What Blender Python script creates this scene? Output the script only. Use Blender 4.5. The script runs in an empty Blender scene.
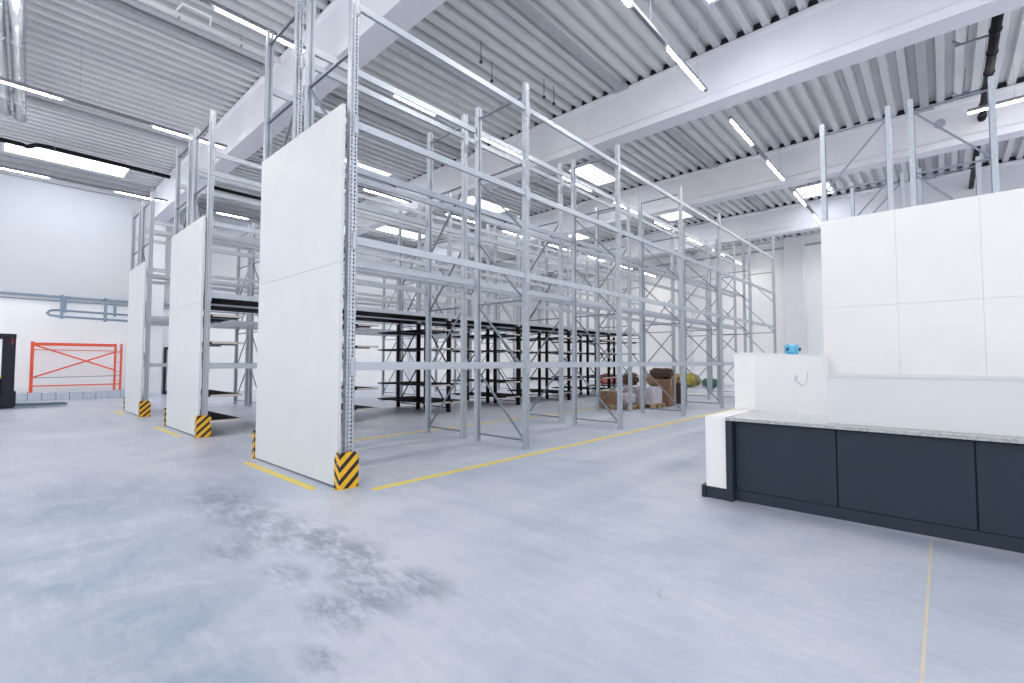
import bpy, bmesh, math, random
from mathutils import Vector, Matrix
random.seed(7)
S = bpy.context.scene
COL = S.collection

# ------------------------------------------------------------ camera, sky, exposure
F_PX, YAW, PITCH, CAM_H = 474.0, math.radians(42.3), math.radians(2.5), 1.5
fw = Vector((-math.sin(YAW)*math.cos(PITCH), math.cos(YAW)*math.cos(PITCH), math.sin(PITCH)))
rt = Vector((math.cos(YAW), math.sin(YAW), 0))
up = rt.cross(fw)
cd = bpy.data.cameras.new('camera'); cam = bpy.data.objects.new('camera', cd); COL.objects.link(cam)
cam.matrix_world = Matrix(((rt.x, up.x, -fw.x, 0), (rt.y, up.y, -fw.y, 0), (rt.z, up.z, -fw.z, CAM_H), (0, 0, 0, 1)))
cd.sensor_fit = 'HORIZONTAL'; cd.sensor_width = 36.0; cd.lens = F_PX/1024*36
cd.clip_start = 0.05; cd.clip_end = 200
S.camera = cam

w = bpy.data.worlds.new('daylight'); S.world = w; w.use_nodes = True
bg = w.node_tree.nodes['Background']
bg.inputs[0].default_value = (0.93, 0.955, 1.0, 1); bg.inputs[1].default_value = 1.45
LED_POWER, SKYLIGHT_POWER = 76.0, 7.0
S.view_settings.view_transform = 'Standard'; S.view_settings.look = 'None'
S.view_settings.gamma = 1.0; S.view_settings.use_curve_mapping = False
S.view_settings.exposure = 0.30

# ------------------------------------------------------------ materials
def newmat(name):
    m = bpy.data.materials.new(name); m.use_nodes = True
    nt = m.node_tree
    return m, nt, nt.nodes, nt.links, nt.nodes['Principled BSDF']

def mat(name, col, rough=0.5, metal=0.0, var=0.06, scale=6.0, bump=0.0, spec=0.5, emit=None, estr=0.0, stretch=(1, 1, 1)):
    m, nt, N, L, b = newmat(name)
    b.inputs['Roughness'].default_value = rough; b.inputs['Metallic'].default_value = metal
    b.inputs['Specular IOR Level'].default_value = spec
    tc = N.new('ShaderNodeTexCoord'); mp = N.new('ShaderNodeMapping'); mp.inputs['Scale'].default_value = stretch
    nz = N.new('ShaderNodeTexNoise'); nz.inputs['Scale'].default_value = scale; nz.inputs['Detail'].default_value = 4
    L.new(tc.outputs['Object'], mp.inputs[0]); L.new(mp.outputs[0], nz.inputs['Vector'])
    rp = N.new('ShaderNodeValToRGB')
    rp.color_ramp.elements[0].position = 0.3; rp.color_ramp.elements[1].position = 0.7
    rp.color_ramp.elements[0].color = (*[max(0, c*(1-var)) for c in col], 1)
    rp.color_ramp.elements[1].color = (*[min(1, c*(1+var)) for c in col], 1)
    L.new(nz.outputs[0], rp.inputs[0]); L.new(rp.outputs[0], b.inputs['Base Color'])
    if bump:
        bp = N.new('ShaderNodeBump'); bp.inputs['Strength'].default_value = bump; bp.inputs['Distance'].default_value = 0.01
        L.new(nz.outputs[0], bp.inputs['Height']); L.new(bp.outputs[0], b.inputs['Normal'])
    if emit:
        b.inputs['Emission Color'].default_value = (*emit, 1); b.inputs['Emission Strength'].default_value = estr
    return m

def math_node(N, L, op, a, b=None, c=None):
    n = N.new('ShaderNodeMath'); n.operation = op
    for i, v in enumerate((a, b, c)):
        if v is None: continue
        if isinstance(v, (int, float)): n.inputs[i].default_value = v
        else: L.new(v, n.inputs[i])
    return n.outputs[0]

M = {}
M['wall'] = mat('white_wall_paint', (0.91, 0.92, 0.94), 0.7, var=0.02, scale=1.0)
M['wall_upper'] = mat('dimmed_upper_wall', (0.58, 0.60, 0.64), 0.7, var=0.02, scale=1.0)  # upper wall darkened in colour to stand for the weaker light up there
M['beam'] = mat('white_concrete_paint', (0.76, 0.765, 0.82), 0.55, var=0.03, scale=1.5)
M['deck'] = mat('grey_deck_paint', (0.62, 0.635, 0.66), 0.5, var=0.05, scale=0.7, spec=0.5)
M['purlin'] = mat('grey_purlin_paint', (0.42, 0.435, 0.47), 0.5, var=0.05)
M['galv'] = mat('galvanised_steel', (0.44, 0.475, 0.53), 0.42, 0.45, var=0.06, scale=14, stretch=(1, 1, 0.3))
M['galv_beam'] = mat('light_grey_beam_paint', (0.47, 0.505, 0.56), 0.36, 0.3, var=0.05, scale=5)
M['brace'] = mat('dull_galvanised_steel', (0.22, 0.25, 0.30), 0.4, 0.5, var=0.1, scale=20)
M['panel'] = mat('white_melamine_panel', (0.655, 0.675, 0.69), 0.42, var=0.02, scale=2)
M['panel_warm'] = mat('bright_white_board', (0.88, 0.86, 0.845), 0.5, var=0.015, scale=2)
M['lilac'] = mat('pale_grey_laminate', (0.70, 0.70, 0.72), 0.5, var=0.015, scale=2)
M['navy'] = mat('anthracite_blue_laminate', (0.026, 0.038, 0.055), 0.5, var=0.05, scale=3, spec=0.25)
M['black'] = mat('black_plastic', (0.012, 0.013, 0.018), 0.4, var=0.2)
M['blackpipe'] = mat('black_rubber_hose', (0.008, 0.008, 0.012), 0.6, var=0.3, scale=20, spec=0.2)
M['worktop'] = mat('grey_stone_worktop', (0.52, 0.53, 0.54), 0.22, var=0.10, scale=60)
M['wedge'] = mat('raw_stone_edge', (0.40, 0.42, 0.42), 0.5, var=0.3, scale=50)
M['board'] = mat('dark_brown_film_board', (0.012, 0.009, 0.009), 0.75, var=0.2, scale=6, spec=0.12)
M['board_edge'] = mat('pale_chipboard_edge', (0.55, 0.50, 0.46), 0.6, var=0.1, scale=40)
M['duct'] = mat('shiny_sheet_duct', (0.78, 0.80, 0.84), 0.18, 0.95, var=0.05, scale=5)
M['orange'] = mat('orange_red_powder_coat', (0.80, 0.10, 0.045), 0.4, var=0.08)
M['bluegrey'] = mat('blue_grey_paint', (0.24, 0.31, 0.40), 0.45, 0.3, var=0.05)
M['kerb'] = mat('pale_concrete_block', (0.56, 0.61, 0.68), 0.8, var=0.08, scale=8, bump=0.2)
M['white_plastic'] = mat('white_plastic', (0.95, 0.95, 0.96), 0.4, var=0.01)
M['stacker'] = mat('dark_navy_truck_paint', (0.014, 0.015, 0.028), 0.45, var=0.1, spec=0.3)
M['fork'] = mat('dark_teal_fork_steel', (0.08, 0.15, 0.17), 0.4, 0.3, var=0.1)
M['yellow'] = mat('yellow_paint', (0.85, 0.55, 0.03), 0.45, var=0.06)
M['red'] = mat('red_plastic', (0.7, 0.02, 0.02), 0.4, var=0.05)
M['carton'] = mat('brown_cardboard', (0.25, 0.14, 0.08), 0.8, var=0.15, scale=8)
M['carton_dark'] = mat('dark_brown_cardboard', (0.075, 0.038, 0.024), 0.8, var=0.2, scale=8)
M['wood'] = mat('pallet_wood', (0.46, 0.31, 0.18), 0.75, var=0.2, scale=9, stretch=(1, 6, 6))
M['film'] = mat('grey_stretch_film', (0.50, 0.47, 0.52), 0.25, var=0.25, scale=6)
M['sack_y'] = mat('yellow_green_fabric', (0.34, 0.28, 0.04), 0.7, var=0.35, scale=5)
M['sack_o'] = mat('orange_brown_fabric', (0.40, 0.20, 0.06), 0.7, var=0.35, scale=5)
M['sack_g'] = mat('dark_green_fabric', (0.04, 0.13, 0.10), 0.7, var=0.3, scale=5)
M['sack_r'] = mat('red_brown_fabric', (0.42, 0.14, 0.12), 0.7, var=0.3, scale=5)
M['sack_b'] = mat('pale_blue_film', (0.45, 0.52, 0.66), 0.4, var=0.2, scale=5)
M['led'] = mat('warm_led_diffuser', (0.9, 0.9, 0.88), 0.4, var=0.0, emit=(1.0, 0.945, 0.86), estr=LED_POWER)
M['rail'] = mat('grey_light_rail', (0.22, 0.22, 0.25), 0.4, 0.3, var=0.05)
M['skylight'] = mat('daylight_dome', (0.9, 0.9, 0.9), 0.5, var=0.0, emit=(0.88, 0.95, 1.0), estr=SKYLIGHT_POWER)
M['glass'] = mat('blue_tinted_glass', (0.40, 0.55, 0.62), 0.15, var=0.05)

def waterbottle():
    m, nt, N, L, b = newmat('blue_water_bottle_plastic')
    b.inputs['Base Color'].default_value = (0.16, 0.62, 0.90, 1); b.inputs['Roughness'].default_value = 0.12
    b.inputs['Transmission Weight'].default_value = 0.35
    nz = N.new('ShaderNodeTexNoise'); nz.inputs['Scale'].default_value = 30
    bp = N.new('ShaderNodeBump'); bp.inputs['Strength'].default_value = 0.1
    L.new(nz.outputs[0], bp.inputs['Height']); L.new(bp.outputs[0], b.inputs['Normal'])
    return m
M['bottle'] = waterbottle()

def perforated(name, axis, offs, half_u, pitch, half_z, shift=0.0):
    """Galvanised steel with real see-through punched holes in columns along local z."""
    m, nt, N, L, b = newmat(name)
    b.inputs['Metallic'].default_value = 0.45; b.inputs['Roughness'].default_value = 0.42
    tc = N.new('ShaderNodeTexCoord'); sp = N.new('ShaderNodeSeparateXYZ'); L.new(tc.outputs['Object'], sp.inputs[0])
    nz = N.new('ShaderNodeTexNoise'); nz.inputs['Scale'].default_value = 22; nz.inputs['Detail'].default_value = 5
    L.new(tc.outputs['Object'], nz.inputs['Vector'])
    rp = N.new('ShaderNodeValToRGB'); rp.color_ramp.elements[0].position = 0.35; rp.color_ramp.elements[1].position = 0.68
    rp.color_ramp.elements[0].color = (0.47, 0.505, 0.56, 1); rp.color_ramp.elements[1].color = (0.58, 0.615, 0.67, 1)
    L.new(nz.outputs[0], rp.inputs[0]); L.new(rp.outputs[0], b.inputs['Base Color'])
    u = sp.outputs[axis]
    z = math_node(N, L, 'ADD', sp.outputs['Z'], shift)
    zf = math_node(N, L, 'FRACT', math_node(N, L, 'DIVIDE', z, pitch))
    zm = math_node(N, L, 'LESS_THAN', math_node(N, L, 'ABSOLUTE', math_node(N, L, 'SUBTRACT', zf, 0.5)), half_z/pitch)
    um = None
    for o in offs:
        k = math_node(N, L, 'LESS_THAN', math_node(N, L, 'ABSOLUTE', math_node(N, L, 'SUBTRACT', u, o)), half_u)
        um = k if um is None else math_node(N, L, 'MAXIMUM', um, k)
    hole = math_node(N, L, 'MULTIPLY', zm, um)
    tr = N.new('ShaderNodeBsdfTransparent'); mx = N.new('ShaderNodeMixShader')
    L.new(hole, mx.inputs[0]); L.new(b.outputs[0], mx.inputs[1]); L.new(tr.outputs[0], mx.inputs[2])
    L.new(mx.outputs[0], N['Material Output'].inputs[0])
    return m
M['perf_front'] = perforated('perforated_steel_front', 'Y', (-0.026, 0.022), 0.010, 0.05, 0.0145)
M['perf_side'] = perforated('perforated_steel_side', 'X', (-0.012, 0.022), 0.006, 0.10, 0.009, 0.02)

def stripes(name, vee):
    """Yellow and black hazard stripes; local x = 0 and y = 0 meet at the protected corner."""
    m, nt, N, L, b = newmat(name)
    b.inputs['Roughness'].default_value = 0.4
    tc = N.new('ShaderNodeTexCoord'); sp = N.new('ShaderNodeSeparateXYZ'); L.new(tc.outputs['Object'], sp.inputs[0])
    ax = math_node(N, L, 'ABSOLUTE', sp.outputs['X']) if vee else math_node(N, L, 'MULTIPLY', sp.outputs['X'], 1.0)
    s = math_node(N, L, 'ADD', ax, sp.outputs['Y'])
    v = math_node(N, L, 'SUBTRACT', sp.outputs['Z'], math_node(N, L, 'MULTIPLY', s, 0.95))
    fr = math_node(N, L, 'FRACT', math_node(N, L, 'DIVIDE', math_node(N, L, 'ADD', v, 2.055), 0.15))
    k = math_node(N, L, 'LESS_THAN', fr, 0.44)
    nz = N.new('ShaderNodeTexNoise'); nz.inputs['Scale'].default_value = 30
    mixn = N.new('ShaderNodeMix'); mixn.data_type = 'RGBA'
    mixn.inputs[6].default_value = (0.86, 0.47, 0.02, 1); mixn.inputs[7].default_value = (0.015, 0.012, 0.012, 1)
    L.new(k, mixn.inputs[0]); L.new(mixn.outputs[2], b.inputs['Base Color'])
    return m
M['vee'] = stripes('hazard_stripe_chevron', True)
M['slant'] = stripes('hazard_stripe_slanted', False)

def floor_mat():
    m, nt, N, L, b = newmat('power_floated_concrete')
    tc = N.new('ShaderNodeTexCoord'); sp = N.new('ShaderNodeSeparateXYZ'); L.new(tc.outputs['Object'], sp.inputs[0])
    def noise(sc, det, rough=0.5, stretch=(1, 1, 1), dist=0.0, rot=0):
        mp = N.new('ShaderNodeMapping'); mp.inputs['Scale'].default_value = stretch; mp.inputs['Rotation'].default_value = (0, 0, rot)
        n = N.new('ShaderNodeTexNoise'); n.inputs['Scale'].default_value = sc; n.inputs['Detail'].default_value = det
        n.inputs['Roughness'].default_value = rough; n.inputs['Distortion'].default_value = dist
        L.new(tc.outputs['Object'], mp.inputs[0]); L.new(mp.outputs[0], n.inputs['Vector']); return n.outputs[0]
    def mixc(f, a, c2):
        x = N.new('ShaderNodeMix'); x.data_type = 'RGBA'
        L.new(f, x.inputs[0])
        for i, v in ((6, a), (7, c2)):
            if isinstance(v, tuple): x.inputs[i].default_value = (*v, 1)
            else: L.new(v, x.inputs[i])
        return x.outputs[2]
    def ramp(v, a, c2):
        r = N.new('ShaderNodeMapRange'); r.inputs[1].default_value = a; r.inputs[2].default_value = c2; L.new(v, r.inputs[0]); return r.outputs[0]
    base = mixc(ramp(noise(0.45, 6, 0.6, dist=0.6), 0.40, 0.60), (0.40, 0.455, 0.575), (0.60, 0.62, 0.70))
    streak = ramp(noise(1.6, 6, 0.65, stretch=(0.35, 1.6, 1), dist=0.4, rot=0.5), 0.40, 0.66)
    c = mixc(math_node(N, L, 'MULTIPLY', streak, 0.5), base, (0.66, 0.67, 0.72))
    fine = ramp(noise(14, 6, 0.7), 0.35, 0.7)
    c = mixc(math_node(N, L, 'MULTIPLY', fine, 0.28), c, (0.42, 0.45, 0.53))
    # broad darker bluish zone, left foreground
    blot = ramp(noise(4.2, 13, 0.78, dist=0.25, rot=0.6, stretch=(0.7, 1.5, 1)), 0.41, 0.55)
    tot = None
    for (x, y, r) in ((-5.9, 1.75, 0.62), (-5.2, 1.75, 0.6), (-4.5, 1.75, 0.62), (-4.0, 1.92, 0.5), (-3.45, 1.95, 0.42), (-3.05, 1.80, 0.38), (-2.68, 2.0, 0.33), (-2.75, 1.72, 0.33), (-2.75, 1.45, 0.3), (-2.36, 1.17, 0.16), (-4.3, 1.35, 0.35), (-3.5, 1.45, 0.25)):
        dx = math_node(N, L, 'SUBTRACT', sp.outputs['X'], x); dy = math_node(N, L, 'SUBTRACT', sp.outputs['Y'], y)
        d = math_node(N, L, 'SQRT', math_node(N, L, 'ADD', math_node(N, L, 'MULTIPLY', dx, dx), math_node(N, L, 'MULTIPLY', math_node(N, L, 'MULTIPLY', dy, dy), 3.0)))
        k = ramp(d, r*1.3, r*0.45)
        tot = k if tot is None else math_node(N, L, 'MAXIMUM', tot, k)
    st = math_node(N, L, 'MULTIPLY', math_node(N, L, 'MULTIPLY', tot, blot), 0.80)
    c = mixc(st, c, (0.19, 0.235, 0.30))
    wide = ramp(noise(0.9, 8, 0.7, dist=0.5), 0.55, 0.68)
    c = mixc(math_node(N, L, 'MULTIPLY', wide, 0.35), c, (0.33, 0.38, 0.46))
    zone = None
    for (x, y, r) in ((-4.9, 0.5, 1.7), (-3.5, 0.7, 1.1), (-6.6, 0.7, 1.6), (-2.6, 0.7, 0.7)):
        dx = math_node(N, L, 'SUBTRACT', sp.outputs['X'], x); dy = math_node(N, L, 'SUBTRACT', sp.outputs['Y'], y)
        d = math_node(N, L, 'SQRT', math_node(N, L, 'ADD', math_node(N, L, 'MULTIPLY', dx, dx), math_node(N, L, 'MULTIPLY', math_node(N, L, 'MULTIPLY', dy, dy), 2.0)))
        k = ramp(d, r*1.2, r*0.2)
        zone = k if zone is None else math_node(N, L, 'MAXIMUM', zone, k)
    zn = ramp(noise(1.4, 10, 0.7, dist=0.4), 0.25, 0.62)
    c = mixc(math_node(N, L, 'MULTIPLY', math_node(N, L, 'MULTIPLY', zone, zn), 0.95), c, (0.235, 0.315, 0.435))
    # fine cracks
    vo = N.new('ShaderNodeTexVoronoi'); vo.feature = 'DISTANCE_TO_EDGE'; vo.inputs['Scale'].default_value = 0.5
    wob = N.new('ShaderNodeVectorMath'); wob.operation = 'ADD'
    nn = N.new('ShaderNodeTexNoise'); nn.inputs['Scale'].default_value = 1.6; nn.inputs['Detail'].default_value = 5
    L.new(tc.outputs['Object'], nn.inputs['Vector']); L.new(tc.outputs['Object'], wob.inputs[0]); L.new(nn.outputs['Color'], wob.inputs[1])
    L.new(wob.outputs[0], vo.inputs['Vector'])
    cr = math_node(N, L, 'LESS_THAN', vo.outputs['Distance'], 0.004)
    c = mixc(math_node(N, L, 'MULTIPLY', math_node(N, L, 'MULTIPLY', cr, ramp(noise(0.8, 2), 0.55, 0.65)), 0.45), c, (0.30, 0.33, 0.38))
    gr = ramp(noise(11, 10, 0.75, stretch=(0.5, 2.0, 1), rot=0.55), 0.42, 0.72)
    c = mixc(math_node(N, L, 'MULTIPLY', gr, 0.38), c, (0.37, 0.41, 0.50))
    gr2 = ramp(noise(5, 10, 0.75, stretch=(0.4, 1.8, 1), rot=0.45), 0.50, 0.70)
    c = mixc(math_node(N, L, 'MULTIPLY', gr2, 0.32), c, (0.70, 0.71, 0.76))
    L.new(c, b.inputs['Base Color'])
    L.new(math_node(N, L, 'ADD', math_node(N, L, 'MULTIPLY', fine, 0.12), 0.34), b.inputs['Roughness'])
    bp = N.new('ShaderNodeBump'); bp.inputs['Strength'].default_value = 0.05; bp.inputs['Distance'].default_value = 0.02
    L.new(fine, bp.inputs['Height']); L.new(bp.outputs[0], b.inputs['Normal'])
    return m
M['floor'] = floor_mat()

def worn(name, col, under, thr):
    m, nt, N, L, b = newmat(name)
    b.inputs['Roughness'].default_value = 0.5
    tc = N.new('ShaderNodeTexCoord'); n = N.new('ShaderNodeTexNoise'); n.inputs['Scale'].default_value = 9; n.inputs['Detail'].default_value = 6
    L.new(tc.outputs['Object'], n.inputs['Vector'])
    r = N.new('ShaderNodeMapRange'); r.inputs[1].default_value = thr; r.inputs[2].default_value = thr+0.15; L.new(n.outputs[0], r.inputs[0])
    x = N.new('ShaderNodeMix'); x.data_type = 'RGBA'; x.inputs[6].default_value = (*col, 1); x.inputs[7].default_value = (*under, 1)
    L.new(r.outputs[0], x.inputs[0]); L.new(x.outputs[2], b.inputs['Base Color'])
    return m
M['floor_yellow'] = worn('worn_yellow_floor_paint', (0.86, 0.66, 0.13), (0.74, 0.64, 0.30), 0.6)
M['joint'] = worn('tan_joint_sealant', (0.72, 0.62, 0.46), (0.60, 0.58, 0.58), 0.5)

# ------------------------------------------------------------ mesh helpers
class MB:
    def __init__(self): self.v = []; self.f = []; self.m = []
    def box(self, a, b, mi=0):
        x0, y0, z0 = a; x1, y1, z1 = b; n = len(self.v)
        self.v += [(x0, y0, z0), (x1, y0, z0), (x1, y1, z0), (x0, y1, z0), (x0, y0, z1), (x1, y0, z1), (x1, y1, z1), (x0, y1, z1)]
        fs = [(0, 3, 2, 1), (4, 5, 6, 7), (0, 1, 5, 4), (1, 2, 6, 5), (2, 3, 7, 6), (3, 0, 4, 7)]
        self.f += [tuple(n+i for i in q) for q in fs]
        self.m += list(mi) if isinstance(mi, (list, tuple)) else [mi]*6
        return self
    def bar(self, p, q, w, h, mi=0, upv=(0, 0, 1)):
        p = Vector(p); q = Vector(q); d = (q-p).normalized(); u = Vector(upv)
        if abs(d.dot(u)) > 0.98: u = Vector((0, 1, 0))
        s = d.cross(u).normalized()*w/2; t = s.cross(d).normalized()*h/2
        n = len(self.v)
        for c in (p, q):
            for k in ((-1, -1), (1, -1), (1, 1), (-1, 1)): self.v.append(tuple(c+s*k[0]+t*k[1]))
        self.f += [tuple(n+i for i in x) for x in [(0, 1, 2, 3), (7, 6, 5, 4), (0, 4, 5, 1), (1, 5, 6, 2), (2, 6, 7, 3), (3, 7, 4, 0)]]
        self.m += [mi]*6
        return self
    def tube(self, pts, r, seg=10, mi=0, caps=True):
        pts = [Vector(p) for p in pts]; n0 = len(self.v); rr = r if isinstance(r, (list, tuple)) else [r]*len(pts)
        for i, p in enumerate(pts):
            d = (pts[min(i+1, len(pts)-1)]-pts[max(i-1, 0)]).normalized()
            u = Vector((0, 0, 1)) if abs(d.z) < 0.95 else Vector((1, 0, 0))
            s = d.cross(u).normalized(); t = s.cross(d).normalized()
            for k in range(seg):
                a = 2*math.pi*k/seg; self.v.append(tuple(p+(s*math.cos(a)+t*math.sin(a))*rr[i]))
        for i in range(len(pts)-1):
            for k in range(seg):
                a = n0+i*seg+k; b = n0+i*seg+(k+1) % seg
                self.f.append((a, b, b+seg, a+seg)); self.m.append(mi)
        if caps:
            self.f.append(tuple(n0+k for k in reversed(range(seg)))); self.f.append(tuple(n0+(len(pts)-1)*seg+k for k in range(seg))); self.m += [mi, mi]
        return self
    def prism(self, prof, axis, a, b, mi=0):
        """extrude a closed 2-D outline along an axis ('x' or 'y' or 'z')"""
        n = len(self.v); k = len(prof)
        for t in (a, b):
            for (p, q) in prof:
                self.v.append({'x': (t, p, q), 'y': (p, t, q), 'z': (p, q, t)}[axis])
        for i in range(k):
            j = (i+1) % k
            self.f.append((n+i, n+j, n+k+j, n+k+i)); self.m.append(mi)
        self.f.append(tuple(n+i for i in reversed(range(k)))); self.f.append(tuple(n+k+i for i in range(k))); self.m += [mi, mi]
        return self
    def mesh(self, name, mats, smooth=False, fixn=True):
        me = bpy.data.meshes.new(name); me.from_pydata(self.v, [], self.f)
        for mm in (mats if isinstance(mats, (list, tuple)) else [mats]): me.materials.append(mm)
        for i, p in enumerate(me.polygons): p.material_index = self.m[i]; p.use_smooth = smooth
        if fixn:
            bm = bmesh.new(); bm.from_mesh(me); bmesh.ops.recalc_face_normals(bm, faces=bm.faces); bm.to_mesh(me); bm.free()
        return me
    def build(self, name, mats, parent=None, loc=(0, 0, 0), smooth=False, bevel=0.0, fixn=True):
        o = bpy.data.objects.new(name, self.mesh(name, mats, smooth, fixn)); COL.objects.link(o); o.location = loc
        if parent: o.parent = parent
        if bevel:
            md = o.modifiers.new('bevel', 'BEVEL'); md.width = bevel; md.segments = 2; md.limit_method = 'ANGLE'
        return o

def inst(name, me, parent=None, loc=(0, 0, 0), rotz=0.0, scale=(1, 1, 1)):
    o = bpy.data.objects.new(name, me); COL.objects.link(o); o.location = loc; o.rotation_euler = (0, 0, rotz); o.scale = scale
    if parent: o.parent = parent
    return o
def tag(o, label, cat, group=None):
    o['label'] = label; o['category'] = cat
    if group: o['group'] = group
    return o
def thing(name, label, cat, loc, group=None):
    o = bpy.data.objects.new(name, None); COL.objects.link(o); o.location = loc; o.empty_display_size = 0.2
    return tag(o, label, cat, group)
def structure(o): o['kind'] = 'structure'; return o
ORD = ['first', 'second', 'third', 'fourth', 'fifth', 'sixth', 'seventh', 'eighth', 'ninth', 'tenth', 'eleventh', 'twelfth']

# ------------------------------------------------------------ hall shell
XL, XR, YN, YF, ZD = -27.0, 11.0, -7.0, 34.0, 9.38
structure(MB().box((XL-0.3, YN, -0.2), (XR, YF+0.3, 0.0)).build('floor', M['floor']))
# corrugated roof deck: ribs run along y
b = MB(); pitch = 0.375; x = XL-0.3; zt, zb = ZD+0.15, ZD
prof = []
while x < XR:
    prof += [(x, zb), (x+0.16, zb), (x+0.195, zt), (x+0.34, zt)]
    x += pitch
for i in range(len(prof)-1):
    (x0, z0), (x1, z1) = prof[i], prof[i+1]; n = len(b.v)
    b.v += [(x0, YN, z0), (x1, YN, z1), (x1, YF, z1), (x0, YF, z0)]; b.f.append((n, n+1, n+2, n+3)); b.m.append(0)
structure(b.build('ceiling', M['deck'], fixn=False))
# cross beams
BEAMS = [4.75, 11.95, 19.25, 26.6]
for i, y in enumerate(BEAMS):
    pr = [(y, 8.0), (y+0.56, 8.0), (y+0.56, 8.2), (y+0.50, 8.27), (y+0.50, 9.22), (y+0.56, 9.27), (y+0.56, ZD-0.02), (y, ZD-0.02), (y, 9.27), (y+0.06, 9.22), (y+0.06, 8.27), (y, 8.2)]
    bo = structure(MB().prism(pr, 'x', XL+0.02, XR-0.01).build('trim_%d' % (i+1), M['beam'], bevel=0.012))
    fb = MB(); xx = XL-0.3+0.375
    while xx < XR-0.4:      # black blocks added as the shade in the deck ribs over the beam
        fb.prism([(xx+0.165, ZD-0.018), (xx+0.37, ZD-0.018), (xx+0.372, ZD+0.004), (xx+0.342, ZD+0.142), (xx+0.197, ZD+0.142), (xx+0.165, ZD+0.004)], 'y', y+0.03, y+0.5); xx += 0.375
    fb.build('rib_shade_block', M['black'], bo)
k = 5
for x in (-26.2, -19.95, -13.25, -6.6, -0.2, 6.2):
    mb = MB()
    for (ya, yb) in ((YN, 4.72), (5.33, 11.92), (12.53, 19.22), (19.83, 26.57), (27.18, YF)):
        mb.box((x-0.10, ya, ZD-0.11), (x+0.10, yb, ZD-0.004))
        mb.box((x-0.20, ya, ZD-0.13), (x+0.20, ya+0.12, ZD-0.004)); mb.box((x-0.20, yb-0.12, ZD-0.13), (x+0.20, yb, ZD-0.004))
    structure(mb.build('trim_%d' % k, M['purlin'])); k += 1
# left wall: upper wall and slightly recessed lower wall with a steel channel between
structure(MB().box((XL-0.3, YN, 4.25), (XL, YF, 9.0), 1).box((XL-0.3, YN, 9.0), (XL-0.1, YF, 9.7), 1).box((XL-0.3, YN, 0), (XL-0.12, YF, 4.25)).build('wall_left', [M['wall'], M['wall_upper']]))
structure(MB().box((XL-0.12, YN, 4.17), (XL+0.03, YF, 4.25)).box((XL-0.12, YN, 4.02), (XL-0.06, YF, 4.06)).build('trim_%d' % k, M['bluegrey'])); k += 1
structure(MB().box((XL, YN, 8.86), (XL+0.16, YF, 9.0)).build('trim_%d' % k, M['purlin'])); k += 1
# far wall
structure(MB().box((XL-0.3, YF, 0), (XR, YF+0.3, 9.6)).build('wall_back', M['wall']))
structure(MB().box((XL, YF-0.06, 8.75), (XR, YF-0.001, 8.87)).build('trim_%d' % k, M['purlin'])); k += 1
for (xa, xb) in ((-7.25, -6.2), (-14.2, -13.3), (0.2, 1.1)):
    structure(MB().box((xa, YF-0.55, 0), (xb, YF-0.001, ZD-0.03)).build('trim_%d' % k, M['beam'], bevel=0.02)); k += 1
# columns on the left wall under the beams
for y in BEAMS[:3]:
    structure(MB().box((XL+0.001, y+0.02, 0), (XL+0.5, y+0.54, 7.98)).build('trim_%d' % k, M['beam'], bevel=0.02)); k += 1
# door in the left wall seen between the racks
dr = structure(MB().box((XL-0.11, 5.55, 0.02), (XL-0.02, 6.6, 2.1)).build('door_1', M['glass']))
MB().box((XL-0.10, 5.47, 0), (XL+0.02, 5.55, 2.2)).box((XL-0.10, 6.6, 0), (XL+0.02, 6.68, 2.2)).box((XL-0.10, 5.55, 2.1), (XL+0.02, 6.6, 2.2)).box((XL-0.10, 5.55, 0), (XL+0.02, 6.6, 0.16)).build('door_frame', M['stacker'], dr)
# kerb of concrete blocks along the left wall
b = MB(); y = -3.0
while y < 4.6:
    b.box((XL+0.15, y, 0), (XL+0.85, y+0.386, 0.30)); y += 0.40
structure(b.build('baseboard_left', M['kerb'], bevel=0.012))

# floor paint, in the floor
def stripe(label, p, q, wd, m='floor_yellow', cat='floor marking', name='floor_line', group=None):
    p = Vector((*p, 0)); q = Vector((*q, 0)); d = (q-p).normalized(); s = Vector((-d.y, d.x, 0))*wd/2
    b = MB(); n = 0
    b.prism([((p+s).x, (p+s).y), ((p-s).x, (p-s).y), ((q-s).x, (q-s).y), ((q+s).x, (q+s).y)], 'z', 0.0, 0.002)
    return tag(b.build(name, M[m]), label, cat, group)
stripe('long yellow floor line along the front of the nearest rack row', (-5.02, 3.08), (-5.02, 22.5), 0.115, group='yellow aisle lines')
stripe('long yellow floor line along the back of the nearest rack row', (-8.42, 3.2), (-8.42, 22.5), 0.115, group='yellow aisle lines')
stripe('short yellow floor bar before the nearest white end panel', (-7.75, 2.62), (-5.55, 2.62), 0.10, group='yellow bars before the end panels')
stripe('short yellow floor bar before the middle white end panel', (-13.5, 2.62), (-11.5, 2.62), 0.10, group='yellow bars before the end panels')
stripe('short yellow floor bar before the farthest white end panel', (-18.7, 2.62), (-17.4, 2.62), 0.10, group='yellow bars before the end panels')
stripe('thin tan floor joint running from the counter towards the viewer', (-0.12, -1.5), (-0.12, 5.35), 0.016, 'joint', 'floor joint', 'floor_joint')

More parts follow.
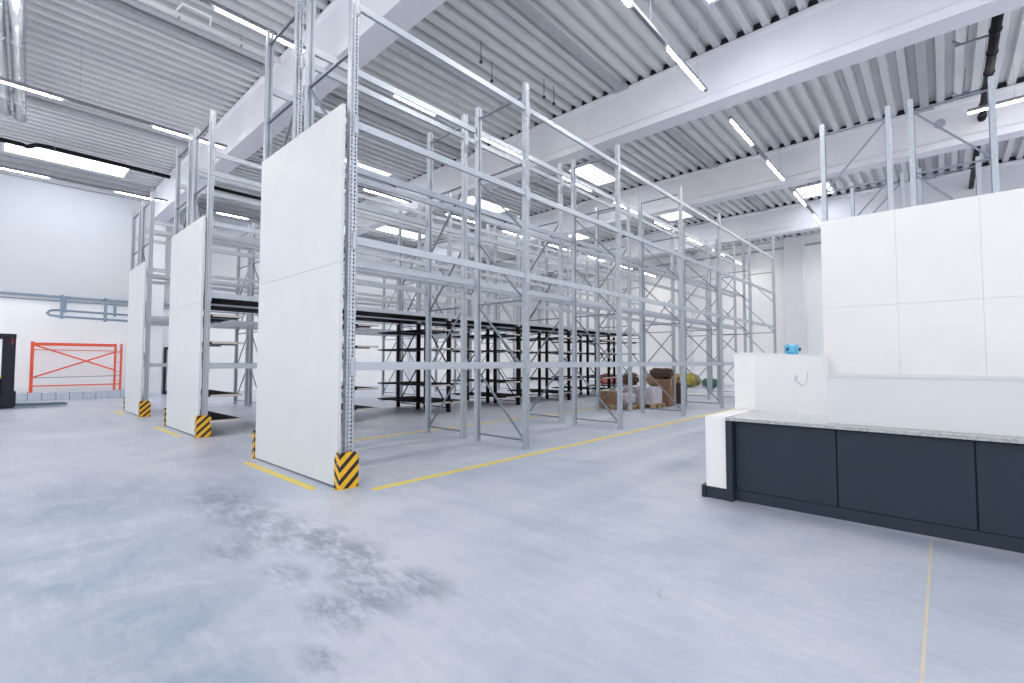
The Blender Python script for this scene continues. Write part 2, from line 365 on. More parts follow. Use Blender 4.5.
# ------------------------------------------------------------ pallet racks
UP_CACHE = {}
def upright_mesh(h, dark=False):
    """C-section, local x outwards to the aisle (0.10 wide in y, 0.09 deep in x)"""
    if (h, dark) in UP_CACHE: return UP_CACHE[(h, dark)]
    b = MB(); t = 0.004
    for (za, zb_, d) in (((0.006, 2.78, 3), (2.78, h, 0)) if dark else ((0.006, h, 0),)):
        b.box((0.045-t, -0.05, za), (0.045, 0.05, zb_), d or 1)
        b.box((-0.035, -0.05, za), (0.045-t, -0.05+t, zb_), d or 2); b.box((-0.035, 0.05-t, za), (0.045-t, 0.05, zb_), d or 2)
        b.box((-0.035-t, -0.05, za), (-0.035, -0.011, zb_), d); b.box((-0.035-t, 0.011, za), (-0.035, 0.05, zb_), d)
    b.box((-0.055, -0.055, 0), (0.055, 0.055, 0.006), 0)
    me = b.mesh('upright', [M['galv'], M['perf_front'], M['perf_side'], M['board']]); UP_CACHE[(h, dark)] = me
    return me
BR_CACHE = {}
def bracing_mesh(h, D, toplast=False, dark=False):
    """local x from 0 (outer post, aisle side) to -D (inner post)"""
    if (h, D, toplast, dark) in BR_CACHE: return BR_CACHE[(h, D, toplast, dark)]
    b = MB(); xo, xi = -0.045, -D+0.045; z0 = 0.14; n = 5; p = (h-0.22-z0)/n
    for i in range(n+1):
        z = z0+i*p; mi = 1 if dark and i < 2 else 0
        if i in (0, 2, 4, 5): b.bar((xo, 0, z), (xi, 0, z), 0.035, 0.028, mi)
        if i < n-1 or (i == n-1 and toplast): b.bar((xo, -0.012, z+0.03), (xi, -0.012, z+p-0.05), 0.03, 0.028, mi)
    for q in (xo, xi):
        b.box((q-0.006, -0.014, z0), (q+0.006, 0.010, h-0.22))
        for i in range(n+1):
            zz = z0+i*p
            b.box((q-0.012, -0.03, zz-0.012), (q+0.012, 0.03, zz+0.012))
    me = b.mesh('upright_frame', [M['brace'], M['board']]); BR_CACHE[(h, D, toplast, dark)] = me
    return me
BM_CACHE = {}
def beam_mesh(L):
    L = round(L, 3)
    if L in BM_CACHE: return BM_CACHE[L]
    b = MB(); h = 0.105
    # stepped box beam: outer face towards local +x, runs along +y
    pr = [(-0.022, -h/2), (0.022, -h/2), (0.022, h/2-0.045), (0.022, h/2-0.04), (0.004, h/2-0.035), (0.004, h/2), (-0.022, h/2)]
    b.prism(pr, 'y', 0.055, L-0.055)
    for y0 in (0.052, L-0.058):
        b.box((-0.025, y0, -0.12), (0.034, y0+0.006, 0.10))
    for y0 in (-0.0, L-0.052):
        b.box((0.022, y0, -0.12), (0.028, y0+0.052, 0.10))
    me = b.mesh('beam', M['galv_beam']); BM_CACHE[L] = me
    return me

def rack(label, group, xo, side, D, ys, hs, levels, dark=(), toplast=False):
    """xo = outer post line; side=+1 when the outer (aisle) side looks to +x"""
    root = thing('pallet_rack', label, 'pallet rack', (xo, ys[0], 0), group)
    rz = 0 if side > 0 else math.pi
    xi = -side*D
    for i, y in enumerate(ys):
        h = hs[i] if isinstance(hs, (list, tuple)) else hs
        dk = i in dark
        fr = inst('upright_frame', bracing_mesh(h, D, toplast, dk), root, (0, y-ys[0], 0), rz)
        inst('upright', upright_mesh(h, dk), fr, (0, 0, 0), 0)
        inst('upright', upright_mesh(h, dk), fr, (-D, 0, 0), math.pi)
    for i in range(len(ys)-1):
        Lb = ys[i+1]-ys[i]
        for z in levels:
            bm = beam_mesh(Lb)
            if side > 0:
                inst('beam', bm, root, (0.028, ys[i]-ys[0], z)); inst('beam', bm, root, (xi-0.028, ys[i+1]-ys[0], z), math.pi)
            else:
                inst('beam', bm, root, (-0.028, ys[i+1]-ys[0], z), math.pi); inst('beam', bm, root, (xi+0.028, ys[i]-ys[0], z), 0)
    return root
G = 'galvanised pallet racks'
D = 1.10
Y1 = [2.965, 6.31, 9.55, 13.05, 16.2, 19.5, 23.0]
H1 = [7.0, 6.5, 6.5, 6.5, 6.45, 6.45, 7.0]
LV1 = [1.45, 3.02, 4.49, 6.03]
rack('front half of the nearest empty galvanised pallet rack row, beside the yellow line', G, -5.415, 1, 1.22, Y1, H1, LV1)
rack('back half of the nearest galvanised pallet rack row, facing the second row', G, -8.16, -1, 1.12, Y1, H1, LV1)
Y2 = [2.93, 6.15, 9.3, 12.45, 15.5, 18.55, 21.6]
H2 = 6.7
LV2 = [1.42, 2.87, 4.35, 5.8]
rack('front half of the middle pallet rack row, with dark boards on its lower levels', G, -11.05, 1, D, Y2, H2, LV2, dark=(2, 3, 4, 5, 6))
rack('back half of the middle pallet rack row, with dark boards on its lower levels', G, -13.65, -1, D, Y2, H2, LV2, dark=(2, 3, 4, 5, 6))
Y3 = [2.93+3.05*i for i in range(6)]
LV3 = [1.42, 2.75, 4.1, 5.45]
rack('front half of the farthest pallet rack row, towards the left wall', G, -16.4, 1, D, Y3, 6.3, LV3)
rack('back half of the farthest pallet rack row, nearest the left wall', G, -18.95, -1, D, Y3, 6.3, LV3)
Y4 = [11.85, 16.3, 20.7]
rack('galvanised rack showing above the left end of the big white wall panel', G, -1.78, -1, D, Y4, 6.58, [1.44, 3.2], toplast=True)
rack('galvanised rack showing above the right part of the big white wall panel', G, 0.77, 1, D, Y4, 6.58, [1.44, 3.2], toplast=True)

# white end panels
def end_panel(label, x0, x1, y, ztop, seams_z, seams_x=(), m='panel', group='white end panels of the rack rows'):
    root = thing('end_panel', label, 'panel', ((x0+x1)/2, y, 0), group)
    xs = [x0]+list(seams_x)+[x1]; zs = [0.02]+list(seams_z)+[ztop]; g = 0.0018; xc = (x0+x1)/2
    for i in range(len(xs)-1):
        for j in range(len(zs)-1):
            MB().box((xs[i]-xc+g, -0.02, zs[j]+g), (xs[i+1]-xc-g, 0.02, zs[j+1]-g)).build('board', M[m], root)
    MB().box((x0-xc+0.12, 0.0201, 0.0), (x1-xc-0.14, 0.026, 0.1)).build('foot_strip', M['navy'], root)
    return root
end_panel('tall white end panel of the nearest rack row, yellow chevron guard at its foot', -7.965, -5.375, 2.835, 4.69, (2.72,))
end_panel('tall white end panel of the middle rack row', -13.55, -11.03, 2.835, 4.48, (2.72,))
end_panel('tall white end panel of the farthest rack row, by the orange frame', -18.65, -16.42, 2.835, 4.33, (2.72,))
end_panel('very wide bright white panel wall behind the counter', -1.84, 4.9, 11.72, 4.46, (2.62,), (-0.62, 0.55, 1.75, 2.95, 4.1), 'panel_warm', None)

# yellow and black post guards
def guard(label, x, y, sx, m, w=0.155, d=0.20, h=0.42, k=1.0):
    """L-shaped steel guard; corner at (x,y) towards the viewer, legs run -sx in x and +y"""
    b = MB(); t = 0.006; c = 0.04
    # face looking to -y: outline in x,z with a chamfered top
    b.prism([(0, 0), (-sx*w, 0), (-sx*w, h-c*2), (-sx*(w-c), h), (0, h)], 'y', 0, t)
    b.prism([(t, 0), (d, 0), (d, h-c*1.6), (d-c*1.3, h), (t, h)], 'x', 0, -sx*t)
    o = b.build('post_guard', M[m], loc=(x, y, 0), bevel=0.003)
    foot = MB().box((min(0, -sx*w)-0.004, -0.012, 0), (max(0, -sx*w)+0.008, d+0.012, 0.005)).build('foot_plate', M['yellow'], o)
    bl = MB()
    for (px, pz) in ((-sx*0.06, 0.3), (-sx*0.06, 0.1)): bl.tube([(px, -0.006, pz), (px, 0.0, pz)], 0.012, 8)
    bl.build('bolt', M['galv'], o)
    return tag(o, label, 'post guard', 'yellow and black post guards')
guard('yellow and black chevron post guard at the right foot of the nearest end panel', -5.28, 2.795, 1, 'vee', 0.13, 0.25, 0.43, 1.0)
guard('yellow post guard at the left foot of the nearest end panel', -8.06, 2.80, -1, 'vee', 0.09, 0.16, 0.43)
guard('slant-striped post guard at the right foot of the middle end panel', -10.96, 2.78, 1, 'slant', 0.13, 0.26, 0.44)
guard('yellow post guard at the left foot of the middle end panel', -13.68, 2.80, -1, 'slant', 0.075, 0.12, 0.42)
guard('slant-striped post guard at the right foot of the farthest end panel', -16.30, 2.78, 1, 'slant', 0.13, 0.25, 0.44)
guard('yellow post guard at the left foot of the farthest end panel', -18.76, 2.80, -1, 'slant', 0.075, 0.12, 0.42)

# decks and shelf boards in the middle row
def board(label, group, x0, x1, y0, y1, z, t=0.032, name='shelf_board'):
    o = MB().box((x0+0.02, y0, z-t), (x1-0.02, y1, z)).build(name, M['board'])
    for (xa, xb) in ((x1-0.02, x1), (x0, x0+0.02)): MB().box((xa, y0, z-t), (xb, y1, z+0.004)).build('edge_strip', M['board_edge'], o)
    return tag(o, label, 'shelf board', group)
for i in range(6):
    nm = ORD[i]
    for (xa, xb, wh) in ((-12.145, -11.055, 'front'), (-13.645, -12.555, 'back')):
        board('dark brown deck board over the %s bay of the middle row, %s half' % (nm, wh), 'dark deck boards of the middle row', xa, xb, Y2[i]+0.06, Y2[i+1]-0.06, 2.926, t=0.108, name='deck_board')
LEV = [0.33, 0.84, 1.92, 2.47]
LN = ['lowest', 'second lowest', 'second highest', 'highest']
for i in range(7):
    for j, z in enumerate(LEV):
        for (ya, yb, wh) in ((Y2[i]+0.06, Y2[i]+0.64, 'behind'), (Y2[i]-0.78, Y2[i]-0.06, 'before')):
            if i == 0 and wh == 'before': continue
            if i == 6 and wh == 'behind': continue
            o = MB().box((-13.66, ya, z-0.03), (-10.91, yb, z)).build('shelf_board', M['board'])
            for (xa, xb) in ((-10.91, -10.885), (-13.685, -13.66)): MB().box((xa, ya, z-0.045), (xb, yb, z+0.003)).build('edge_rail', M['board_edge'], o)
            y0_ = Y2[i]+0.055 if wh == 'behind' else Y2[i]-0.055
            for px in (-13.45, -12.35, -11.3): MB().bar((px, y0_, z-0.05), (px, yb if wh == 'behind' else ya, z-0.05), 0.03, 0.03).build('bracket', M['brace'], o)
            tag(o, '%s dark brown cross shelf just %s the %s post frame of the middle row' % (LN[j], wh, nm if False else ORD[i]), 'shelf board', 'dark cross shelves in the middle row')

# ------------------------------------------------------------ goods
def pallet(label, x, y, rz, group='wooden pallets'):
    root = thing('pallet', label, 'pallet', (x, y, 0), group); root.rotation_euler = (0, 0, rz)
    b = MB()
    for k in range(7): b.box((-0.6, -0.4+k*0.117, 0.122), (0.6, -0.4+k*0.117+0.098, 0.144))
    b.build('top_boards', M['wood'], root)
    b = MB()
    for yy in (-0.4, -0.05, 0.3):
        b.box((-0.6, yy, 0), (0.6, yy+0.1, 0.022))
        for xx in (-0.6, -0.07, 0.455): b.box((xx, yy, 0.022), (xx+0.145, yy+0.1, 0.122))
    b.build('runners', M['wood'], root)
    return root
def carton(label, c, s, rz, m='carton', wrap=False, group=None, cat='carton'):
    root = MB().box((-s[0]/2, -s[1]/2, 0), (s[0]/2, s[1]/2, s[2])).build('carton', M[m], loc=c, bevel=0.012)
    root.rotation_euler = (0, 0, rz)
    MB().box((-s[0]/2-0.001, -0.03, s[2]*0.75), (s[0]/2+0.001, 0.03, s[2]+0.001)).build('tape', M['board_edge'], root)
    return tag(root, label, cat, group)
def lump(name, label, cat, c, s, m, seed, group=None):
    bm = bmesh.new(); bmesh.ops.create_icosphere(bm, subdivisions=3, radius=1.0); r = random.Random(seed)
    ph = [r.uniform(0, 6.28) for _ in range(6)]
    for v in bm.verts:
        p = v.co.copy(); k = 1+0.12*math.sin(5*p.x+ph[0])*math.cos(4*p.y+ph[1])+0.08*math.sin(9*p.z+ph[2]+3*p.x)
        v.co = Vector((math.copysign(abs(p.x)**0.75, p.x)*s[0]*k, math.copysign(abs(p.y)**0.75, p.y)*s[1]*k, max(0, (math.copysign(abs(p.z)**0.8, p.z)*k+1)*s[2]/2)))
    me = bpy.data.meshes.new(name); bm.to_mesh(me); bm.free(); me.materials.append(M[m])
    for p in me.polygons: p.use_smooth = True
    o = bpy.data.objects.new(name, me); COL.objects.link(o); o.location = c
    return tag(o, label, cat, group)
pallet('wooden pallet on the floor inside the rack, carrying a torn brown carton, left one', -7.85, 13.75, 0.03)
carton('torn open brown carton on the left wooden pallet', (-8.05, 13.75, 0.144), (0.62, 0.74, 0.42), 0.05, 'carton')
lump('film_bundle', 'crumpled clear film beside the carton on the left pallet', 'film', (-7.49, 13.7, 0.144), (0.19, 0.30, 0.40), 'film', 4)
pallet('wooden pallet with a grey film-wrapped load, right one of the pair', -7.5, 14.75, 0.03)
carton('grey film-wrapped carton load on the right wooden pallet', (-7.5, 14.75, 0.144), (1.05, 0.74, 0.55), 0.03, 'film', cat='wrapped load')
carton('upright brown carton standing on the floor behind the wrapped load', (-7.15, 15.65, 0), (0.5, 0.55, 0.92), 0.15, 'carton')
lump('paper_heap', 'dark brown crumpled packing paper heaped on the upright carton', 'packing paper', (-7.25, 15.65, 0.921), (0.40, 0.34, 0.38), 'carton_dark', 9)
carton('flat brown carton lying beside the upright carton, seen through the braces', (-7.4, 16.9, 0), (0.7, 0.6, 0.75), 0.3, 'carton_dark')
carton('small beige carton standing alone on the floor inside the rack', (-8.65, 21.0, 0), (0.22, 0.3, 0.5), 0.3, 'board_edge')
heap = [(-17.0, 28.4, 1.0, .5, .7, 'sack_r', 'red brown'), (-15.7, 28.6, .9, .5, .6, 'sack_b', 'pale blue'), (-14.75, 27.4, .7, .5, .85, 'carton_dark', 'dark brown'),
        (-13.5, 28.3, .85, .6, .9, 'carton', 'brown'), (-12.42, 28.4, .85, .6, .85, 'sack_o', 'orange brown'), (-11.35, 28.5, .85, .6, .8, 'sack_y', 'yellow green'), (-10.2, 28.6, .7, .5, .55, 'sack_g', 'dark green')]
for i, (x, y, a, bb, h, m, cn) in enumerate(heap):
    lump('sack', '%s sack in the heap of goods near the far wall, %s from the left' % (cn, ORD[i]), 'sack', (x, y, 0), (a*0.62, bb, h), m, i+20, 'sacks and bundles by the far wall')

# ------------------------------------------------------------ counter
root = thing('service_counter', 'dark anthracite service counter front with three visible panels at the right', 'counter', (0.6, 5.5, 0))
rx, ry = 0.6, 5.5
def cb(name, a, b_, m, bevel=0.002, par=None):
    p = par or root
    return MB().box((a[0]-rx, a[1]-ry, a[2]), (b_[0]-rx, b_[1]-ry, b_[2])).build(name, M[m], p, bevel=bevel)
cb('carcass', (-1.715, 5.53, 0.0), (2.9, 6.36, 0.86), 'navy')
cb('kickplate', (-1.72, 5.505, 0.0), (2.9, 5.53, 0.112), 'navy', 0)
fx = [-1.712, -0.787, 0.17, 1.13, 2.09, 2.9]
for i in range(5):
    cb('front_panel', (fx[i]+0.006, 5.500, 0.118), (fx[i+1]-0.006, 5.53, 0.845), 'navy')
cb('end_frame', (-1.78, 5.405, 0.0), (-1.716, 5.53, 0.868), 'navy')
cb('end_panel', (-2.0, 5.42, 0.125), (-1.781, 6.38, 0.9), 'panel_warm')
cb('end_kickplate', (-2.0, 5.418, 0.0), (-1.781, 6.38, 0.1245), 'navy')
o = cb('corner_cap', (-2.045, 5.40, 0.0), (-2.002, 5.55, 0.135), 'black', 0.004)
wt = MB().box((-1.775, 5.40, 0.87), (2.9, 6.39, 0.902)).build('worktop', M['worktop'], bevel=0.003)
tag(wt, 'pale grey stone worktop lying on the dark counter', 'worktop')
MB().box((-1.775, 5.392, 0.868), (2.9, 5.3995, 0.901)).build('rough_edge', M['wedge'], wt)
sc = MB().box((-0.85, 5.56, 0.9025), (2.9, 5.60, 1.355)).build('counter_screen', M['lilac'], bevel=0.002)
MB().box((-0.85, 5.552, 1.3555), (2.9, 5.608, 1.385)).build('top_cap', M['panel'], sc)
tag(sc, 'long pale grey privacy screen standing on the worktop', 'screen')
pw = MB().box((-1.99, 6.41, 0.0), (-1.75, 11.6, 1.60)).build('partition', M['panel_warm'], bevel=0.004)
MB().box((-1.998, 6.402, 1.6005), (-1.742, 11.608, 1.622)).build('top_cap', M['panel_warm'], pw)
tag(pw, 'low white partition wall running back from the counter', 'partition')
cbm = MB(); X_ = -1.738
cbm.tube([(X_, 8.66, 1.22), (X_, 8.80, 1.17), (X_, 9.05, 1.11), (X_, 9.32, 1.13), (X_, 9.46, 1.21), (X_, 9.47, 1.33)], 0.007, 6)
cbm.box((-1.749, 8.55, 1.20), (-1.728, 8.68, 1.29))
tag(cbm.build('cable', M['lilac']), 'thin loose cable looped on the face of the low white partition', 'cable')
# water bottle lying on the partition
root = thing('water_bottle', 'blue plastic water bottle lying on top of the white partition', 'bottle', (-1.875, 9.1, 1.714))
pts = [(0, -0.11, 0), (0, -0.10, 0), (0, -0.05, 0), (0, -0.04, 0), (0, -0.03, 0), (0, 0.05, 0), (0, 0.075, 0), (0, 0.088, 0), (0, 0.10, 0)]
MB().tube([( (p[1]), 0, 0) for p in pts], [0.075, 0.09, 0.09, 0.085, 0.09, 0.09, 0.08, 0.03, 0.028], 20).build('body', M['bottle'], root, smooth=True)
MB().tube([(0.095, 0, 0), (0.115, 0, 0)], 0.032, 16).build('cap', M['stacker'], root)
MB().tube([(0.03, -0.085, -0.02), (0.06, -0.10, 0.0), (0.06, -0.08, 0.04)], 0.008, 8).build('handle', M['bottle'], root)
MB().box((-0.075, -0.095, -0.02), (-0.045, -0.088, 0.03)).build('label_patch', M['stacker'], root)

# ------------------------------------------------------------ left wall things
root = thing('guard_rail', 'blue grey looped pipe rail hanging below the channel on the left wall', 'rail', (XL+0.4, 3.0, 3.3))
def rel(*p): return tuple(Vector(p)-Vector((XL+0.4, 3.0, 3.3)))
pts = [rel(-26.15, 6.2, 3.24), rel(-26.15, 1.75, 3.34), rel(-26.25, 1.52, 3.38), rel(-26.45, 1.46, 3.46), rel(-26.75, 1.55, 3.60), rel(-26.85, 1.8, 3.64), rel(-26.85, 6.2, 3.56)]
MB().tube(pts, 0.045, 8).build('loop', M['bluegrey'], root, smooth=True)
for (x, y, z) in ((-26.15, 1.86, 3.25), (-26.85, 2.0, 3.55), (-26.15, 3.2, 3.20), (-26.85, 3.6, 3.50), (-26.15, 4.6, 3.2), (-26.85, 5.0, 3.5)):
    MB().box(rel(x-0.03, y-0.05, z), rel(x+0.03, y+0.05, 4.2)).build('hanger', M['bluegrey'], root)
for y in (1.86, 3.2, 4.6): MB().box(rel(-26.98, y-0.03, 4.14), rel(-26.12, y+0.03, 4.20)).build('bracket', M['bluegrey'], root)
# orange frame
root = thing('orange_rack_frame', 'orange red steel frame with crossed braces standing on the block kerb', 'steel frame', (XL+0.5, 2.4, 0.30))
bx = XL+0.5
b = MB().box((-0.04, -1.36, 0), (0.04, -1.26, 2.02)).box((-0.06, -1.40, 0), (0.06, -1.22, 0.012)); b.build('post', M['orange'], root)
for y in (1.22, 1.42): MB().box((-0.03, y-0.035, 0), (0.03, y+0.035, 2.0)).box((-0.05, y-0.06, 0), (0.05, y+0.06, 0.012)).build('post', M['orange'], root)
for z in (0.4, 0.8, 1.2, 1.6): MB().bar((0, 1.24, z), (0, 1.40, z+0.0), 0.02, 0.02).build('rung', M['orange'], root)
MB().box((-0.03, -1.27, 1.86), (0.03, 1.2, 1.98)).build('top_rail', M['orange'], root)
MB().bar((0, -1.27, 1.70), (0, 1.4, 1.68), 0.03, 0.03).build('rail', M['orange'], root)
MB().bar((0, -1.27, 0.26), (0, 1.4, 0.26), 0.03, 0.05).build('rail', M['orange'], root)
MB().bar((0, -1.27, 0.58), (0, 1.4, 0.62), 0.02, 0.03).build('rail', M['bluegrey'], root)
MB().bar((0.035, -1.26, 1.88), (0.035, 1.22, 0.86), 0.02, 0.06).build('brace', M['orange'], root)
MB().bar((-0.035, -1.26, 0.6), (-0.035, 1.22, 1.64), 0.02, 0.06).build('brace', M['orange'], root)
# stacker truck at the left edge
root = thing('pallet_stacker', 'dark navy electric pallet stacker with its forks lowered, at the left edge', 'pallet stacker', (-22.7, 0.3, 0))
def sb(name, a, b_, m, bev=0.015): return MB().box(a, b_, 0).build(name, M[m], root, bevel=bev)
for x in (-0.36, 0.24): sb('mast_rail', (x, -0.06, 0.1), (x+0.12, 0.24, 2.38), 'stacker')
sb('mast_top', (-0.38, -0.22, 2.26), (0.38, 0.245, 2.42), 'stacker')
sb('mast_foot', (-0.38, -0.1, 0.03), (0.38, 0.27, 0.4), 'stacker')
sb('body', (-0.42, -1.1, 0.06), (0.42, -0.06, 1.0), 'stacker', 0.05)
sb('top_stripe', (-0.43, -1.1, 1.0), (0.43, -0.055, 1.07), 'yellow')
for x in (-0.34, 0.16):
    MB().prism([(0.24, 0.05), (1.5, 0.05), (1.55, 0.08), (1.5, 0.10), (0.24, 0.13)], 'x', x, x+0.18).build('fork', M['fork'], root)
for x in (-0.3, 0.3):
    for y in (-0.95, -0.2): MB().tube([(x-0.04, y, 0.08), (x+0.04, y, 0.08)], 0.08, 14).build('wheel', M['black'], root)
for z in (2.2, 2.28, 2.36): MB().box((0.361, 0.14, z-0.12), (0.366, 0.18, z-0.08)).build('marker', M['red'], root)
sb('fork_carriage', (-0.36, 0.241, 0.1), (0.36, 0.29, 0.55), 'stacker')

# ------------------------------------------------------------ lights, skylights, pipes under the roof
ZL = 7.9
def track(label, x, y0, y1, mods):
    root = thing('light_track', label, 'ceiling light', (x, (y0+y1)/2, ZL), 'LED light tracks')
    yc = (y0+y1)/2
    MB().box((-0.035, y0-yc, 0.0), (0.035, y1-yc, 0.075)).build('rail', M['rail'], root)
    for (a, b_) in mods:
        md = MB().box((-0.034, a-yc, -0.022), (0.034, b_-yc, -0.001)).build('led_module', M['white_plastic'], root)
        MB().box((-0.034, a-yc, -0.036), (0.034, b_-yc, -0.0225)).build('diffuser', M['led'], md)
    for y in (y0+0.5, (y0+y1)/2, y1-0.5):
        MB().tube([(0, y-yc, 0.06), (0, y-yc, ZD-ZL+0.0)], 0.005, 5).build('suspension_wire', M['galv'], root)
bays = [(-2.0, 4.55, ((-0.95, 0.95), (2.68, 4.3)), 'nearest'), (5.45, 11.2, ((6.3, 7.5), (9.1, 11.0)), 'second'), (12.9, 18.6, ((13.0, 14.85), (16.55, 18.5)), 'third'),
        (20.1, 26.0, ((20.2, 22.1), (23.9, 25.8)), 'fourth'), (27.4, 33.2, ((27.5, 29.4), (31.1, 33.0)), 'farthest')]
tr = [(-3.97, 'right of the nearest rack row'), (-9.53, 'over the aisle behind the nearest rack row'), (-15.66, 'over the aisle behind the middle rack row'), (-22.75, 'by the left wall')]
for x, xl in tr:
    for (a, b_, mods, bn) in bays:
        if x == -4.06 and bn == 'nearest': continue
        if bn == 'nearest' and x == -9.53: mods = ((-0.95, 0.95), (2.53, 4.12))
        if bn == 'nearest' and x < -20: mods = ((-0.95, 1.15), (2.93, 4.53))
        elif bn == 'nearest' and x < -15: mods = ((-0.95, 0.97), (2.76, 4.48))
        track('LED light track %s, in the %s roof bay' % (xl, bn), x, a, b_, mods)
root = thing('light_track', 'LED light track crossing the top right corner above the white panel wall', 'ceiling light', (2.0, 16.9, 8.0), 'LED light tracks')
MB().box((-1.35, -0.035, 0), (1.6, 0.035, 0.06)).build('rail', M['rail'], root)
md = MB().box((-1.35, -0.04, -0.03), (1.6, 0.04, -0.001)).build('led_module', M['white_plastic'], root)
MB().box((-1.35, -0.04, -0.05), (1.6, 0.04, -0.0305)).build('diffuser', M['led'], md)
for x in (-0.5, 1.2): MB().tube([(x, 0, 0.06), (x, 0, ZD-8.0)], 0.005, 5).build('suspension_wire', M['galv'], root)

def skylight(label, x0, x1, y0, y1):
    root = structure(MB().box((x0, y0, ZD-0.045), (x1, y1, ZD-0.035)).build('window_%d' % (skylight.n), M['skylight'])); skylight.n += 1
    t = 0.07; b = MB()
    b.box((x0-t, y0-t, ZD-0.09), (x0, y1+t, ZD-0.005)).box((x1, y0-t, ZD-0.09), (x1+t, y1+t, ZD-0.005)).box((x0, y0-t, ZD-0.09), (x1, y0, ZD-0.005)).box((x0, y1, ZD-0.09), (x1, y1+t, ZD-0.005))
    b.box((x0, y0, ZD-0.034), (x1, y1, ZD-0.006))  # unseen lid added to keep the panel's light out of the deck ribs
    b.build('window_frame', M['beam'], root)
skylight.n = 1
for args in ((-25.4, -24.1, 0.1, 3.5), (-17.6, -16.75, 8.7, 10.95), (-11.05, -10.1, 15.6, 17.8), (-3.55, -2.25, 6.6, 10.25), (-4.7, -3.5, 24.2, 25.8), (-17.4, -16.2, 14.0, 17.6), (-24.6, -23.4, 9.2, 12.0), (-10.95, -9.75, 22.5, 25.0),
             (-24.6, -23.4, 14.6, 18.0), (-17.4, -16.2, 21.5, 25.0), (3.0, 4.3, 6.5, 10.2), (3.0, 4.3, 14, 17.8)):
    skylight('', *args)

# pair of shiny ducts near the left top corner
for (pa, pb, wh) in (((-13.2, -0.20, 8.8), (-20.0, 0.04, 8.8), 'left'), ((-13.2, 0.10, 8.8), (-20.2, 0.36, 8.8), 'right')):
    A, B = Vector(pa), Vector(pb); A2 = A+(A-B)*1.0
    o = MB().tube([A2, B], 0.135, 18).build('air_duct', M['duct'], smooth=False)
    for f in o.data.polygons[:18]: f.use_smooth = True
    tag(o, 'shiny round metal duct under the roof at the top left, %s one of the pair' % wh, 'air duct', 'pair of metal ducts')
    for t in (0.15, 0.4, 0.65, 0.9):
        c = A2.lerp(B, t); d = (B-A2).normalized()
        MB().tube([c-d*0.02, c+d*0.02], 0.145, 18).build('seam_ring', M['duct'], o)
    MB().tube([B-(B-A2).normalized()*0.05, B+(B-A2).normalized()*0.03], 0.152, 18).build('end_flange', M['galv'], o)
    for t in (0.3, 0.8):
        c = A2.lerp(B, t); MB().tube([c+Vector((0, 0, 0.13)), (c.x, c.y, ZD)], 0.008, 5).build('hanger_rod', M['galv'], o)
# white sprinkler pipe along y
o = MB().tube([(-12.25, YN+0.5, 9.14), (-12.25, 4.7, 9.14)], 0.07, 12).build('sprinkler_pipe', M['white_plastic'], smooth=True)
tag(o, 'white pipe under the roof deck at the top left, ending at the first beam', 'pipe')
for y in (0.4, 1.7, 2.55, 3.8): MB().tube([(-12.25, y, 9.2), (-12.25, y, ZD-0.004)], 0.008, 5).box((-12.3, y-0.02, 9.06), (-12.2, y+0.02, 9.25)).build('pipe_clamp', M['galv'], o)
MB().tube([(-12.25, 2.5, 9.22), (-12.0, 2.55, 9.28), (-12.0, 3.1, 9.28), (-12.25, 3.15, 9.22)], 0.025, 8).build('bypass_bend', M['white_plastic'], o)
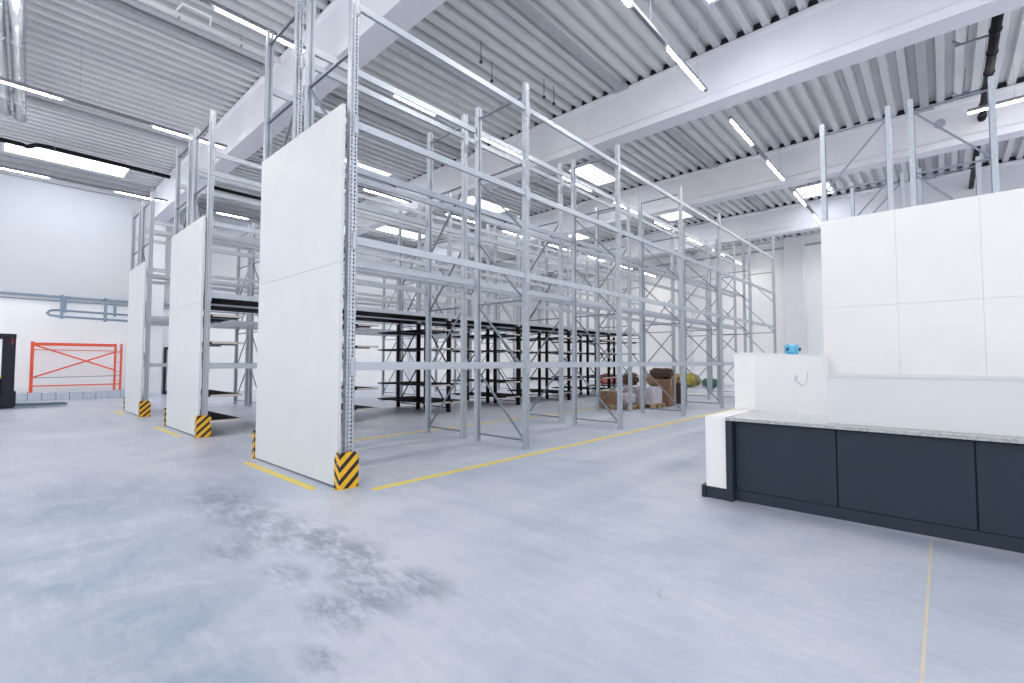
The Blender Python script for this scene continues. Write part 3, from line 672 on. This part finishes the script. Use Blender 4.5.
# black hose by the left skylight
o = MB().tube([(-23.3, -3.5, 9.0), (-23.3, 0.5, 9.0), (-23.35, 0.62, 8.98), (-23.1, 0.85, 9.05), (-23.1, 1.1, 9.07), (-23.2, 4.7, 9.07)], 0.075, 10).build('black_pipe', M['blackpipe'], smooth=True)
tag(o, 'black insulated pipe with a kink running past the skylight at the left', 'pipe', 'black pipes under the roof')
o = MB().tube([(-23.2, 5.35, 9.07), (-23.2, 11.9, 9.07)], 0.075, 10).build('black_pipe', M['blackpipe'], smooth=True)
tag(o, 'black insulated pipe under the roof seen between the middle racks', 'pipe', 'black pipes under the roof')
for y in (6.0, 8.5, 11.0): MB().box((-23.28, y-0.03, 8.97), (-23.12, y+0.03, 9.16)).box((-23.21, y-0.01, 9.16), (-23.19, y+0.01, ZD)).build('pipe_clamp', M['brace'], o)
# black pipe at the right
o = MB().tube([(1.03, 12.55, 8.6), (1.03, 19.24, 8.6)], 0.09, 12).build('black_pipe', M['blackpipe'], smooth=True)
tag(o, 'thick black pipe under the roof at the right, nearer piece', 'pipe', 'black pipes under the roof')
for y in (13.2, 14.2, 15.2, 16.2, 17.2, 18.2, 19.0): MB().tube([(1.03, y, 8.6), (1.03, y+0.05, 8.6)], 0.108, 12).build('pipe_collar', M['blackpipe'], o)
for y in (14.5, 17.3): MB().bar((0.40, y, 8.66), (1.0, y, 8.66), 0.04, 0.04).bar((0.5, y, 8.66), (0.36, y, 8.80), 0.03, 0.03).bar((0.6, y, 8.66), (0.66, y, ZD), 0.02, 0.02).build('bracket', M['brace'], o)
o = MB().tube([(1.03, 19.82, 8.6), (1.03, 26.59, 8.6)], 0.08, 12).build('black_pipe', M['blackpipe'], smooth=True)
tag(o, 'thick black pipe under the roof at the right, farther piece', 'pipe', 'black pipes under the roof')
for y in (21.0, 23.5): MB().bar((0.40, y, 8.66), (1.0, y, 8.66), 0.04, 0.04).bar((0.6, y, 8.66), (0.66, y, ZD), 0.02, 0.02).build('bracket', M['brace'], o)
# round detector on the third beam
tag(MB().tube([(0.13, 19.312, 8.78), (0.13, 19.24, 8.78)], 0.13, 20).build('smoke_detector', M['galv'], smooth=False), 'round grey detector disc on the beam above the white panel wall', 'detector')
# roof clips: small hanging rods under the deck
for i, (x, y, wh) in enumerate(((-8.17, 7.85, 'the left one'), (-8.53, 8.59, 'second from the left'), (-7.99, 10.1, 'third from the left'), (-7.99, 10.55, 'the right one'))):
    o = MB().tube([(x, y, ZD-0.001), (x, y, ZD-0.5)], 0.01, 6).box((x-0.03, y-0.03, ZD-0.56), (x+0.03, y+0.03, ZD-0.5)).build('hanging_rod', M['black'])
    tag(o, 'thin black rod hanging from the roof deck above the nearest rack, %s' % wh, 'rod', 'rods hanging from the roof deck')
